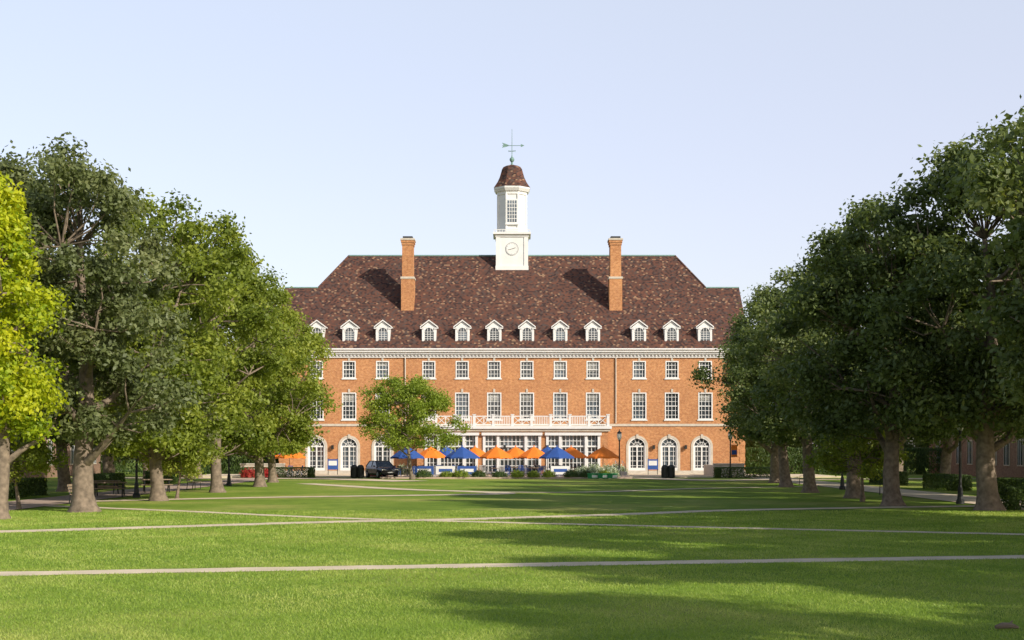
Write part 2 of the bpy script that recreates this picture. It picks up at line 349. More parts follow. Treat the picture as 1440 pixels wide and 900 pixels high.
# ------------------------------------------------------------------ main building
YF=142.86
bx=lambda p:(p-720)/14.0
bz=lambda p:2.5+(633-p)/14.0
B=empty('brick_building',(0,YF,0))
HW=23.4; EZ=12.1
def facade(mb,x0,x1,z0,z1,y,ops,mat,depth=0.22,rev=None):
    """front wall sheet with real openings; ops=(xa,xb,za,zb,arched)"""
    rev=rev or mat
    xs=sorted({x0,x1}|{v for o in ops for v in o[:2]}); zs=sorted({z0,z1}|{v for o in ops for v in (o[2],o[3])})
    for i in range(len(xs)-1):
        j=0
        while j<len(zs)-1:
            cx=(xs[i]+xs[i+1])/2
            def inside(k):
                c=(zs[k]+zs[k+1])/2
                return any(o[0]<cx<o[1] and o[2]<c<o[3] for o in ops)
            if inside(j): j+=1; continue
            k=j
            while k<len(zs)-1 and not inside(k): k+=1
            mb.poly([(xs[i],y,zs[j]),(xs[i+1],y,zs[j]),(xs[i+1],y,zs[k]),(xs[i],y,zs[k])],mat); j=k
    for o in ops:
        a,b,c,d,ar=o; r=(b-a)/2; zt=d-r if ar else d
        mb.poly([(a,y,c),(a,y,zt),(a,y+depth,zt),(a,y+depth,c)],rev); mb.poly([(b,y,c),(b,y+depth,c),(b,y+depth,zt),(b,y,zt)],rev)
        mb.poly([(a,y,c),(a,y+depth,c),(b,y+depth,c),(b,y,c)],rev)
        if ar:
            xc=(a+b)/2; n=12
            for s in (0,1):
                for k in range(n//2):
                    t0=math.pi/2*k/(n//2); t1=math.pi/2*(k+1)/(n//2); sg=1 if s==0 else -1
                    p0=(xc+sg*r*math.cos(t0),y,zt+r*math.sin(t0)); p1=(xc+sg*r*math.cos(t1),y,zt+r*math.sin(t1))
                    mb.poly([p0,(xc+sg*r,y,zt+r*math.sin(t0)),(xc+sg*r,y,zt+r*math.sin(t1)),p1],mat)
                    mb.poly([p0,(p0[0],y+depth,p0[2]),(p1[0],y+depth,p1[2]),p1],rev)
        else: mb.poly([(a,y,d),(b,y,d),(b,y+depth,d),(a,y+depth,d)],rev)
def window(mb,gl,a,b,c,d,y,nx,nz,ar=False,door=False,fr=0.11,mw=0.045,sill=True):
    xc=(a+b)/2; r=(b-a)/2; zt=d-r if ar else d
    gm=random.choice([G1,G1,G2]); yg=y+0.19
    if ar: gl.poly([(a,yg,c),(b,yg,c),(b,yg,zt),(a,yg,zt)],gm); gl.halfdisc(xc,zt,r,yg,gm)
    else:
        bl=random.random()
        if bl<0.45 and not door:
            zb=zt-(zt-c)*random.choice([0.3,0.5,0.62]); gl.poly([(a,yg,c),(b,yg,c),(b,yg,zb),(a,yg,zb)],gm); gl.poly([(a,yg,zb),(b,yg,zb),(b,yg,d),(a,yg,d)],G3)
        else: gl.poly([(a,yg,c),(b,yg,c),(b,yg,d),(a,yg,d)],gm)
    y0=y-0.03
    mb.box(a,a+fr,y0,y+0.18,c,zt,WHITE); mb.box(b-fr,b,y0,y+0.18,c,zt,WHITE)
    mb.box(a+fr,b-fr,y0+0.005,y+0.18,c,c+fr*(2.5 if door else 1),WHITE)
    if ar: mb.arch(xc,zt,r-fr,r,y0,y+0.18,WHITE); mb.box(a+fr,b-fr,y+0.09,y+0.18,zt-0.07,zt+0.07,WHITE)
    else: mb.box(a+fr,b-fr,y0+0.005,y+0.18,d-fr,d,WHITE)
    if not door: mb.box(a+fr,b-fr,y+0.08,y+0.178,(c+d)/2-0.045,(c+d)/2+0.045,WHITE)
    else:
        mb.box(xc-0.07,xc+0.07,y+0.07,y+0.178,c+fr,zt-0.07,WHITE)
        mb.box(a+fr,a+fr+0.12,y+0.075,y+0.177,c+fr,zt-0.07,WHITE); mb.box(b-fr-0.12,b-fr,y+0.075,y+0.177,c+fr,zt-0.07,WHITE)
    for i in range(1,nx):
        x=a+(b-a)*i/nx; mb.box(x-mw/2,x+mw/2,y+0.12,y+0.175,c+0.02,zt-0.02 if ar else d-0.02,WHITE)
    for i in range(1,nz):
        z=c+(zt-c)*i/nz; mb.box(a+0.02,b-0.02,y+0.125,y+0.172,z-mw/2,z+mw/2,WHITE)
    if ar:
        for k in range(1,5):
            t=math.pi*k/5; mb.beam((xc,y+0.15,zt),(xc+(r-0.05)*math.cos(t),y+0.15,zt+(r-0.05)*math.sin(t)),0.03,WHITE)
        mb.arch(xc,zt,r*0.45,r*0.45+0.05,y+0.13,y+0.17,WHITE,10)
    if sill: mb.box(a-0.1,b+0.1,y-0.10,y+0.02,c-0.12,c-0.003,WHITE)
cols=[445,491,538,603,650,695,741,788,834,899,945,992]
XC=[bx(c) for c in cols]
walls=MB();trim=MB();glass=MB()
ops=[]
for x in XC:
    ops.append((x-0.66,x+0.66,bz(532),bz(507.5),False)); ops.append((x-0.72,x+0.72,bz(590),bz(552),False))
doors=[bx(445),bx(491),bx(538),bx(896),bx(941),bx(987)]
for x in doors: ops.append((x-0.88,x+0.88,0.45,bz(615.5),True))
facade(walls,-HW,HW,0,EZ+0.3,0,ops,BRICK)
for o in ops:
    a,b,c,d,ar=o
    if ar:
        window(trim,glass,a,b,c,d,0,4,5,True,True,sill=False)
        trim.arch((a+b)/2,d-0.88,0.883,1.10,-0.06,0.0,STONE); trim.box((a+b)/2-0.12,(a+b)/2+0.12,-0.12,-0.065,d-0.06,d+0.34,STONE)
        for s in (a-0.22,b+0.003): trim.box(s,s+0.217,-0.06,-0.002,0.45,d-0.88,STONE)
    else:
        tall=(d-c)>2.2; window(trim,glass,a,b,c,d,0,4,6 if tall else 4)
        trim.box((a+b)/2-0.10,(a+b)/2+0.10,-0.07,-0.002,d+0.003,d+0.36,STONE)
for sx in (-HW,HW):
    walls.poly([(sx,0,0),(sx,13.7,0),(sx,13.7,EZ+0.3),(sx,6.87,19.5),(sx,0,EZ+0.3)] if sx>0 else [(sx,0,0),(sx,0,EZ+0.3),(sx,6.87,19.5),(sx,13.7,EZ+0.3),(sx,13.7,0)],BRICK)
walls.poly([(-HW,13.7,0),(HW,13.7,0),(HW,13.7,EZ),(-HW,13.7,EZ)],BRICK)
walls.box(-20.4,20.4,13.71,21.5,0,12.6,BRICK)
trim.box(-HW-0.5,HW+0.5,-0.62,0.6,12.33,12.66,WHITE); trim.box(-HW-0.35,HW+0.35,-0.42,-0.002,12.12,12.33,WHITE)
trim.box(-HW-0.1,HW+0.1,-0.16,-0.003,11.78,12.12,WHITE)
k=-HW
while k<HW: trim.box(k,k+0.16,-0.3,-0.162,11.95,12.118,WHITE); k+=0.36
trim.box(-HW-0.03,HW+0.03,-0.09,-0.001,4.9,5.14,STONE)
trim.box(-HW-0.03,-9.6,-0.07,-0.001,0.0,0.45,STONE); trim.box(9.6,HW+0.03,-0.07,-0.001,0.0,0.45,STONE)
for zz in np.arange(0.6,11.5,0.8):
    for s in (-1,1): trim.box(min(s*(HW-0.55),s*(HW+0.03)),max(s*(HW-0.55),s*(HW+0.03)),-0.04,-0.0015,zz,zz+0.4,BRICK)
for x in (bx(570),bx(866)): trim.tube([(x,-0.12,5.2),(x,-0.12,12.0)],[0.06,0.06],8,STONE)
PY=-2.2; P0,P1=-9.4,9.5
pops=[(-8.5,-3.5,0.7,3.95,False),(-2.75,2.75,0.35,3.95,False),(3.5,8.6,0.7,3.95,False)]
facade(walls,P0,P1,0,4.6,PY,pops,BRICK,0.3)
for s in (P0,P1): walls.poly([(s,PY,0),(s,0,0),(s,0,4.6),(s,PY,4.6)],BRICK)
for a,b,c,d,_ in pops:
    glass.poly([(a,PY+0.28,c),(b,PY+0.28,c),(b,PY+0.28,d),(a,PY+0.28,d)],G1)
    for i in range(6):
        if i%2==0 or i==5:
            xa=a+(b-a)*i/6; glass.poly([(xa,PY+0.275,d-1.0),(xa+(b-a)/6,PY+0.275,d-1.0),(xa+(b-a)/6,PY+0.275,d),(xa,PY+0.275,d)],G2)
    for x in (a,a+(b-a)*0.25,a+(b-a)*0.75,b): trim.box(x-0.13,x+0.13,PY-0.12,PY+0.27,c,d,WHITE)
    n=14
    for i in range(1,n): x=a+(b-a)*i/n; trim.box(x-0.03,x+0.03,PY+0.16,PY+0.26,c,d,WHITE)
    for i in range(1,6): z=c+(d-c)*i/6; trim.box(a,b,PY+0.165,PY+0.258,z-0.03,z+0.03,WHITE)
    trim.box(a,b,PY+0.05,PY+0.265,d-1.15,d-1.0,WHITE)
    trim.box(a-0.25,b+0.25,PY-0.30,PY-0.01,d+0.003,d+0.28,WHITE); trim.box(a-0.1,b+0.1,PY-0.22,PY-0.02,c-0.16,c-0.003,WHITE)
trim.box(P0-0.35,P1+0.35,PY-0.35,-0.1,4.603,4.88,WHITE); trim.box(P0-0.2,P1+0.2,PY-0.18,-0.101,4.36,4.6,STONE)
def post(x,y): 
    trim.box(x-0.13,x+0.13,y-0.13,y+0.13,4.883,5.98,WHITE); trim.box(x-0.18,x+0.18,y-0.18,y+0.18,5.983,6.06,WHITE)
px=np.linspace(P0,P1,11); yb=PY-0.05
for i,x in enumerate(px):
    post(x,yb)
    if i<len(px)-1:
        a=x+0.13;b=px[i+1]-0.13
        trim.box(a,b,yb-0.06,yb+0.06,5.80,5.90,WHITE); trim.box(a,b,yb-0.05,yb+0.05,4.98,5.06,WHITE)
        if i%2==0:
            for q in np.arange(a+0.12,b-0.05,0.17): trim.box(q-0.035,q+0.035,yb-0.035,yb+0.035,5.06,5.80,WHITE)
        else:
            h=(a+b)/2
            for s,e in ((a,h),(h,b)):
                trim.beam((s,yb,5.06),(e,yb,5.80),0.04,WHITE); trim.beam((s,yb+0.01,5.80),(e,yb+0.01,5.06),0.04,WHITE)
            trim.box(h-0.04,h+0.04,yb-0.04,yb+0.04,5.06,5.8,WHITE)
for x in (P0,P1):
    trim.box(x-0.05,x+0.05,PY+0.08,-0.1,5.80,5.90,WHITE)
    for q in np.arange(PY+0.25,-0.2,0.2): trim.box(x-0.03,x+0.03,q-0.03,q+0.03,4.883,5.8,WHITE)
for x in (bx(626),bx(710),bx(765)+0.3,bx(919),bx(964),bx(468)):
    yy=PY if abs(x)<9.4 else 0
    trim.box(x-0.12,x+0.12,yy-0.35,yy-0.11,2.6,3.0,BLACK); trim.box(x-0.03,x+0.03,yy-0.11,yy-0.001,2.75,2.85,BLACK)
for k in range(3): trim.box(9.9,HW-0.6,-2.6+0.35*k,-0.075,0.12+0.11*k,0.12+0.11*(k+1),STONE); 
for k in range(3): trim.box(-HW+0.6,-9.9,-2.6+0.35*k,-0.075,0.12+0.11*k,0.12+0.11*(k+1),STONE)
walls.obj('walls',B); trim.obj('trim_and_frames',B); glass.obj('window_panes',B)
rf=MB(); e=12.66; y0=-0.62; zr=23.5; zw=19.6; hw=HW+0.5
yr=10.77; yw=6.87
rf.poly([(-hw,y0,e-0.0),(hw,y0,e),(hw,yw,zw),(20.4,yw,zw),(17.55,yr,zr),(-17.65,yr,zr),(-20.4,yw,zw),(-hw,yw,zw)],ROOF)
yb2=2*yr-yw
rf.poly([(hw,yw,zw),(hw,14.3,e),(20.4,14.3,e),(20.4,yw,zw)],ROOF); rf.poly([(-hw,yw,zw),(-20.4,yw,zw),(-20.4,14.3,e),(-hw,14.3,e)],ROOF)
rf.poly([(20.4,yw,zw),(20.4,yb2,zw),(17.55,yr,zr)],ROOF); rf.poly([(-20.4,yw,zw),(-17.65,yr,zr),(-20.4,yb2,zw)],ROOF)
rf.poly([(20.4,yb2,zw),(20.4,22,e),(-20.4,22,e),(-20.4,yb2,zw),(-17.65,yr,zr),(17.55,yr,zr)],ROOF)
for s in (-1,1): rf.poly([(s*20.4,yw,zw),(s*20.4,14.3,e),(s*20.4,22,e),(s*20.4,yb2,zw)],ROOF)
rf.tube([(-17.65,yr,zr),(17.55,yr,zr)],[0.11,0.11],6,COPPER)
for s in (-1,1):
    rf.tube([(s*17.6,yr,zr),(s*20.4,yw,zw)],[0.10,0.10],6,ROOF); rf.tube([(s*20.4,yw,zw),(s*hw,yw,zw)],[0.1,0.1],6,COPPER)
rf.tube([(-hw,y0-0.06,e-0.07),(hw,y0-0.06,e-0.07)],[0.1,0.1],8,WHITE)
rf.obj('roof',B)
dm=MB()
for x in XC:
    yd=0.35; zb=13.05; zt=14.85; wv=0.72
    dm.poly([(x-wv,yd,zb),(x+wv,yd,zb),(x+wv,yd,zt),(x-wv,yd,zt)],WHITE)
    for s in (-1,1): dm.poly([(x+s*wv,yd,zb),(x+s*wv,yd+2.2,zt+0.3),(x+s*wv,yd,zt)] ,WHITE)
    ov=0.17; yp=yd-0.18; zp=15.5
    dm.poly([(x-wv,yd-0.02,zt),(x+wv,yd-0.02,zt),(x,yd-0.02,zp-0.05)],WHITE)
    for s in (-1,1):
        A=(x+s*(wv+ov),yp,zt-0.02);Bp=(x,yp,zp);C=(x,yd+3.2,zp);D=(x+s*(wv+ov),yd+2.6,zt-0.02)
        up=lambda p:(p[0],p[1],p[2]+0.13)
        dm.poly([up(A),up(Bp),up(C),up(D)],ROOF); dm.poly([A,Bp,up(Bp),up(A)],WHITE); dm.poly([A,D,C,Bp],WHITE); dm.poly([A,up(A),up(D),D],WHITE)
    dm.box(x-wv-ov,x-0.5,yp+0.003,yd,zt-0.14,zt-0.03,WHITE); dm.box(x+0.5,x+wv+ov,yp+0.003,yd,zt-0.14,zt-0.03,WHITE)
    dm.box(x-wv-0.08,x+wv+0.08,yd-0.12,yd-0.002,zb-0.05,zb+0.12,WHITE)
    for s in (-1,1): dm.box(x+s*0.60-0.10,x+s*0.60+0.10,yd-0.09,yd-0.004,zb+0.12,zt-0.14,WHITE)
    r=0.42; z1=14.40; dm.poly([(x-r,yd-0.012,zb+0.2),(x+r,yd-0.012,zb+0.2),(x+r,yd-0.012,z1),(x-r,yd-0.012,z1)],G1 if random.random()<0.6 else G2); dm.halfdisc(x,z1,r,yd-0.012,G1)
    dm.arch(x,z1,r,r+0.07,yd-0.07,yd-0.004,WHITE)
    for i in (-0.14,0.14): dm.box(x+i-0.02,x+i+0.02,yd-0.05,yd-0.014,zb+0.2,z1+0.36,WHITE)
    for i in range(1,6): 
        z=zb+0.2+(z1-zb-0.2)*i/5; dm.box(x-r,x+r,yd-0.048,yd-0.015,z-0.02,z+0.02,WHITE)
dm.obj('dormers',B)
for c in (573,866):
    x=(c-720)/13.62; ch=MB(); y=3.97
    ch.box(x-0.66,x+0.66,y,y+1.95,15.8,20.2,BRICK)
    ch.box(x-0.72,x+0.72,y-0.06,y+2.01,20.2,20.42,STONE); ch.box(x-0.56,x+0.56,y+0.08,y+1.85,20.42,23.7,BRICK)
    ch.box(x-0.62,x+0.62,y+0.02,y+1.91,23.7,23.95,BRICK); ch.box(x-0.68,x+0.68,y-0.04,y+1.97,23.95,24.2,BRICK); ch.box(x-0.74,x+0.74,y-0.1,y+2.03,24.2,24.38,STONE)
    ch.box(x-0.5,x+0.5,y+0.2,y+1.7,24.38,24.62,DARK)
    ch.box(x-0.74,x+0.74,y-0.08,y+2.1,16.5,16.72,COPPER)
    ch.obj('chimney',B)
cu=MB(); cy=yr
cu.box(-1.68,1.68,cy-1.68,cy+1.68,20.8,25.55,WHITE)
cu.box(-1.76,1.76,cy-1.76,cy+1.76,21.2,22.2,WHITE)
for s in (-1,1): cu.box(s*1.5-0.22,s*1.5+0.22,cy-1.75,cy-1.70,22.2,25.3,WHITE)
cu.box(-1.8,1.8,cy-1.8,cy+1.8,25.3,25.55,WHITE); cu.box(-2.02,2.02,cy-2.02,cy+2.02,25.55,25.78,WHITE)
for s in (-1,1):
    cu.box(-1.9,1.9,cy+s*1.9-0.03,cy+s*1.9+0.03,26.0,26.06,WHITE); cu.box(s*1.9-0.03,s*1.9+0.03,cy-1.87,cy+1.87,26.0,26.06,WHITE)
    for t_ in np.linspace(-1.9,1.9,14): cu.box(t_-0.025,t_+0.025,cy+s*1.9-0.025,cy+s*1.9+0.025,25.78,26.0,WHITE)
r8=1/math.cos(math.pi/8); ro=math.pi/8
cu.lathe(0,cy,[(1.62*r8,25.78),(1.62*r8,26.3),(1.5*r8,26.32),(1.5*r8,29.9),(1.6*r8,29.92),(1.6*r8,30.2),(1.75*r8,30.25),(1.92*r8,30.55),(1.92*r8,30.72)],8,WHITE,ro)
for k in range(8):
    a=ro+k*math.pi/4; cx=1.5*r8*math.cos(a); cyy=cy+1.5*r8*math.sin(a); cu.tube([(cx,cyy,26.3),(cx,cyy,29.95)],[0.12,0.12],8,WHITE)
prof=[(1.95,30.73),(1.80,30.95),(1.55,31.35),(1.33,31.85),(1.20,32.3),(1.08,32.75),(0.93,33.0),(0.6,33.18),(0.2,33.3)]
cu.lathe(0,cy,[(r*r8,z) for r,z in prof],8,ROOF,ro)
cu.lathe(0,cy,[(0.16,33.3),(0.10,33.45),(0.10,33.6),(0.22,33.72),(0.27,33.88),(0.22,34.04),(0.08,34.15),(0.05,34.3)],12,COPPER)
cu.tube([(0,cy,34.2),(0,cy,37.2)],[0.045,0.02],6,COPPER)
cu.tube([(-1.05,cy,35.4),(1.15,cy,35.4)],[0.04,0.03],5,COPPER)
cu.poly([(-1.1,cy,35.15),(-0.55,cy,35.28),(-0.25,cy,35.4),(-0.55,cy,35.55),(-1.1,cy,35.72),(-0.9,cy,35.44)],COPPER)
cu.poly([(1.35,cy,35.4),(0.95,cy,35.22),(0.95,cy,35.58)],COPPER)
cu.tube([(-0.4,cy-0.3,34.8),(0.4,cy+0.3,34.8)],[0.025,0.025],5,COPPER); cu.tube([(0.4,cy-0.3,34.8),(-0.4,cy+0.3,34.8)],[0.025,0.025],5,COPPER)
yfw=cy-1.5-0.02
cu.box(-0.62,0.62,yfw-0.10,yfw+0.0,26.75,29.35,WHITE); cu.poly([(-0.5,yfw-0.105,26.87),(0.5,yfw-0.105,26.87),(0.5,yfw-0.105,29.2),(-0.5,yfw-0.105,29.2)],G2)
for i in (-0.25,0,0.25): cu.box(i-0.03,i+0.03,yfw-0.14,yfw-0.108,26.87,29.2,WHITE)
for i in range(1,6): z=26.87+2.33*i/6; cu.box(-0.5,0.5,yfw-0.138,yfw-0.109,z-0.03,z+0.03,WHITE)
cu.box(-0.72,0.72,yfw-0.2,yfw-0.0,26.6,26.74,WHITE)
yc=cy-1.70
cu2=[(0.62*math.cos(t),yc-0.012,24.0+0.62*math.sin(t)) for t in np.linspace(0,2*math.pi,33)[:-1]]
cu.poly(cu2[::-1],WHITE)
for k in range(32):
    a=2*math.pi*k/32;b=2*math.pi*(k+1)/32
    cu.poly([(0.64*math.cos(a),yc-0.02,24+0.64*math.sin(a)),(0.70*math.cos(a),yc-0.02,24+0.70*math.sin(a)),(0.70*math.cos(b),yc-0.02,24+0.70*math.sin(b)),(0.64*math.cos(b),yc-0.02,24+0.64*math.sin(b))],GREY)
for k in range(12):
    a=math.pi*k/6; cu.beam((0.50*math.cos(a),yc-0.03,24+0.50*math.sin(a)),(0.57*math.cos(a),yc-0.03,24+0.57*math.sin(a)),0.012,GREY)
cu.beam((0,yc-0.04,24),(0.36,yc-0.04,24.12),0.025,BLACK); cu.beam((0,yc-0.045,24),(-0.42,yc-0.045,23.9),0.02,BLACK)
cu.obj('cupola',B)
# ------------------------------------------------------------------ neighbouring halls behind the trees
def hall(xa,xb,ya,yb,h,side,name='brick_hall'):
    P=empty(name); mb=MB(); mb.box(xa,xb,ya,yb,0,h,BRICK2); mb.box(xa-0.3,xb+0.3,ya-0.3,yb+0.3,h,h+0.5,STONE)
    mb.obj('walls',P); r=MB(); xm=(xa+xb)/2; z=h+0.5; q=[(xa-0.4,ya-0.4,z),(xb+0.4,ya-0.4,z),(xb+0.4,yb+0.4,z),(xa-0.4,yb+0.4,z)]; t1=(xm,ya+5,z+3.5);t2=(xm,yb-5,z+3.5)
    r.poly([q[0],q[1],t1],ROOF);r.poly([q[1],q[2],t2,t1],ROOF);r.poly([q[2],q[3],t2],ROOF);r.poly([q[3],q[0],t1,t2],ROOF); r.obj('roof',P)
    wn=MB(); xs=xb if side<0 else xa; s=1 if side<0 else -1
    for z in (1.2,4.6):
        for y in np.arange(ya+2,yb-1,3.4):
            wn.box(min(xs,xs+s*0.06),max(xs,xs+s*0.06),y-0.75,y+0.75,z-0.1,z+2.3,STONE); wn.box(min(xs+s*.061,xs+s*0.08),max(xs+s*.061,xs+s*0.08),y-0.6,y+0.6,z,z+2.15,G1)
            for i in (-0.2,0.2): wn.box(min(xs+s*.081,xs+s*0.1),max(xs+s*.081,xs+s*0.1),y+i-0.03,y+i+0.03,z,z+2.15,WHITE)
        for x in np.arange(xa+2,xb-1,3.2):
            wn.box(x-0.75,x+0.75,ya-0.06,ya-0.001,z-0.1,z+2.3,STONE); wn.box(x-0.6,x+0.6,ya-0.08,ya-0.061,z,z+2.15,G1)
            for i in (-0.2,0.2): wn.box(x+i-0.03,x+i+0.03,ya-0.1,ya-0.081,z,z+2.15,WHITE)
    wn.obj('windows',P)
hall(-60,-42,100,150,7.6,-1); hall(44,62,104,150,7.6,1)
# ------------------------------------------------------------------ trees
oaks=[make_tree('oak_mesh',s,14.4,5.0,3.0,L_OAK,'oval',155,310,0.235,0.42,rc=(0.13,0.23),lob=1.25) for s in (1,2,3,4)]
grey=make_tree('grey_oak_mesh',11,14.9,4.5,2.5,L_GREY,'oval',165,310,0.22,0.46,rc=(0.13,0.23),lob=1.1)
elms=[make_tree('elm_mesh',s,14.3,4.6,1.9,L_ELM,'oval',150,270,0.23,0.33,rc=(0.12,0.23),lob=1.2) for s in (21,22)]
elmd=make_tree('elm_dark_mesh',25,13.8,4.4,2.0,L_GREY,'oval',130,280,0.25,0.3,rc=(0.13,0.24),lob=1.2)
yel=make_tree('yellow_mesh',31,12.2,3.0,2.6,L_YEL,'cone',100,300,0.20,0.30,rc=(0.17,0.28),lob=1.2)
mapl=make_tree('maple_mesh',41,8.6,4.7,2.6,L_MAP,'dome',115,260,0.20,0.17,rc=(0.13,0.22))
small=make_tree('small_mesh',51,4.2,2.4,1.3,L_ELM,'dome',40,220,0.17,0.09,rc=(0.2,0.3))
R_=random.Random(5)
def tree(name,me,x,y,s=1.0,rot=None): place(name,me,None,(x,y,0),R_.uniform(0,6.28) if rot is None else rot,s)
for i,(x,y,s) in enumerate([(21.2,49,1.16),(19.8,59,1.06),(17.0,63.5,0.96),(17.8,74,0.93),(17.5,83.5,0.90),(18.5,96,0.93),(20,108,0.96),(22.5,120,1.0)]): tree('oak_tree',oaks[i%4],x,y,s)
for i,(x,y) in enumerate([(27,56),(30,66),(30,77),(29.5,88),(31,102),(32,118),(38,72),(42,92)]): tree('oak_tree',oaks[(i*3+1)%4],x,y,1.0)
for i,(x,y,s) in enumerate([(19.5,5,1),(20.5,15.5,0.95),(18.5,25,1.0),(21,34,0.95),(20.8,41.5,0.9),(27,11,0.95),(27.5,20,0.95),(28,30,.95),(28,39,.95),(25,-4,0.9)]): tree('oak_tree',oaks[(i*3)%4],x,y,s)
tree('honey_locust_tree',yel,-18.6,51.5,1.0,0.5)
tree('oak_tree',grey,-17.3,57.5,0.99,1.0)
tree('elm_tree',elms[0],-17.4,70,1.05); tree('elm_tree',elms[1],-17.4,84,1.07); tree('elm_tree',elms[0],-17.2,97,1.04); tree('elm_tree',elms[1],-18.5,110,1.0); tree('elm_tree',elmd,-19.5,78,0.85)
for i,(x,y,s) in enumerate([(-24.5,64,1.08),(-28,73,.95),(-27,86,.95),(-28,99,.95),(-29,113,.95),(-38,80,.95),(-40,95,.95),(-28,127,.95)]): tree('oak_tree',(grey,elmd,oaks[1])[i%3],x,y,s)
tree('maple_tree',mapl,-8.5,121,1.0,0.7)
tree('crabapple_tree',small,17.0,69,1.0); tree('crabapple_tree',small,-20.8,60,0.95); tree('crabapple_tree',small,-17.2,73,0.9)
dt=empty('distant_trees')
for i in range(26):
    s=-1 if i%2 else 1; x=s*(28+ (i//2)*5.5+R_.uniform(-1.5,1.5)); place('tree_instance',(oaks+elms)[i%6],dt,(x,R_.uniform(156,166),-2.6),R_.uniform(0,6),0.85)
# ------------------------------------------------------------------ planting
hm=make_bush('hedge_mesh',1,3.2,0.6,0.95,L_HED,9000,0.11,True)
for x,y,r in [(24,60,0),(28,62,0),(27.5,76,1.57),(27.5,90,1.57),(-26.5,76,1.57),(-26.5,92,1.57),(-27,64,1.57),(21.5,128,0),(-21,127.5,0),(27.5,104,1.57),(-26.5,108,1.57)]: place('hedge',hm,None,(x,y,0),r)
for x in (27,33,39,45,-27,-33,-39): place('hedge',hm,None,(x,146,0),0,(1,1.5,2.8))
bm=make_bush('shrub_mesh',2,0.9,0.7,0.85,L_HED,2600,0.10); wm=make_bush('hydrangea_mesh',3,1.1,0.8,1.15,L_WHI,3200,0.12); rm=make_bush('flower_mesh',4,0.95,0.8,0.95,L_RED,2600,0.11)
lm=make_bush('light_shrub_mesh',6,0.9,0.7,0.8,L_MAP,2600,0.10)
for x in np.arange(-7.5,9.5,1.55): place('shrub',(bm,bm,lm)[R_.randrange(3)],None,(x+R_.uniform(-.3,.3),124.6+R_.uniform(-.2,.2),0.1),R_.uniform(0,6),R_.uniform(0.6,0.95))
for x,y,s in [(7.3,125.5,1.1),(8.6,126,1.0),(6.2,125.6,0.9),(10.2,137,1.0),(-10.5,138,0.9)]: place('flowering_shrub',wm,None,(x,y,0.1),R_.uniform(0,6),s)
for x,y in [(-23.2,126),(-21.8,126.3),(-12.3,131)]: place('red_flower_shrub',rm,None,(x,y,0.05),R_.uniform(0,6),0.95)
# ------------------------------------------------------------------ terrace furniture
def umb(mat):
    mb=MB(); R=1.42; n=8; zt=2.75; ze=1.75
    for k in range(n):
        a=2*math.pi*k/n;b=2*math.pi*(k+1)/n; m=(a+b)/2
        A=(R*math.cos(a),R*math.sin(a),ze);Bq=(R*math.cos(b),R*math.sin(b),ze);M=(R*0.9*math.cos(m),R*0.9*math.sin(m),ze+0.06)
        a1=(0.5*R*math.cos(a),0.5*R*math.sin(a),ze+(zt-ze)*0.56);b1=(0.5*R*math.cos(b),0.5*R*math.sin(b),ze+(zt-ze)*0.56)
        T=(0,0,zt); mb.poly([a1,b1,T],mat); mb.poly([A,M,b1,a1],mat); mb.poly([M,Bq,b1],mat)
        dn=lambda p:(p[0],p[1],p[2]-0.14)
        mb.poly([dn(A),dn(M),M,A],mat); mb.poly([dn(M),dn(Bq),Bq,M],mat)
        mb.tube([(0,0,2.0),(0.75*R*math.cos(a),0.75*R*math.sin(a),ze+0.22)],[0.012,0.012],4,GREY,False)
    mb.tube([(0,0,0),(0,0,zt+0.08)],[0.03,0.025],8,GREY); mb.lathe(0,0,[(0.3,0),(0.3,0.06),(0.06,0.1)],12,GREY); mb.lathe(0,0,[(0.05,zt),(0.06,zt+0.06),(0.01,zt+0.13)],8,mat)
    me_o=mb.obj('patio_umbrella'); me=me_o.data; bpy.data.objects.remove(me_o); return me
UO,UB=umb(ORANGE),umb(BLUE)
def table():
    mb=MB(); mb.lathe(0,0,[(0.6,0.71),(0.62,0.73),(0.6,0.75)],18,WOOD); mb.lathe(0,0,[(0.04,0.05),(0.04,0.71)],8,BLACK)
    for k in range(4):
        a=k*math.pi/2; mb.beam((0,0,0.08),(0.4*math.cos(a),0.4*math.sin(a),0.03),0.025,BLACK)
    o=mb.obj('t'); me=o.data; bpy.data.objects.remove(o); return me
def chair(mat):
    mb=MB()
    for sx in (-0.22,0.22):
        mb.tube([(sx,0.22,0),(sx,0.2,0.45)],[0.016,0.016],6,mat); mb.tube([(sx,-0.24,0),(sx,-0.2,0.45),(sx,-0.3,0.92)],[0.016]*3,6,mat)
        mb.tube([(sx,0.2,0.45),(sx,0.18,0.66),(sx,-0.24,0.68)],[0.014]*3,6,mat)
    for y in np.linspace(-0.2,0.2,6): mb.box(-0.22,0.22,y-0.03,y+0.03,0.44,0.455,mat)
    for x in np.linspace(-0.17,0.17,5): mb.beam((x,-0.21,0.5),(x,-0.295,0.9),0.022,mat)
    mb.beam((-0.22,-0.3,0.91),(0.22,-0.3,0.91),0.025,mat)
    o=mb.obj('c'); me=o.data; bpy.data.objects.remove(o); return me
TB=table(); CH=[chair(BLUE),chair(GREY),chair(BLACK)]
def ux(p,D): return (p-720)*D/2000
sets=[(573,129,UB),(606,136,UO),(650,128.5,UB),(698,130,UO),(725,137,UO),(751,132,UO),(783,128.5,UB),(803,135,UO),(848,130,UO),(407,134,UO),(668,137,UO),(628,137.5,UB),(770,138,UB)]
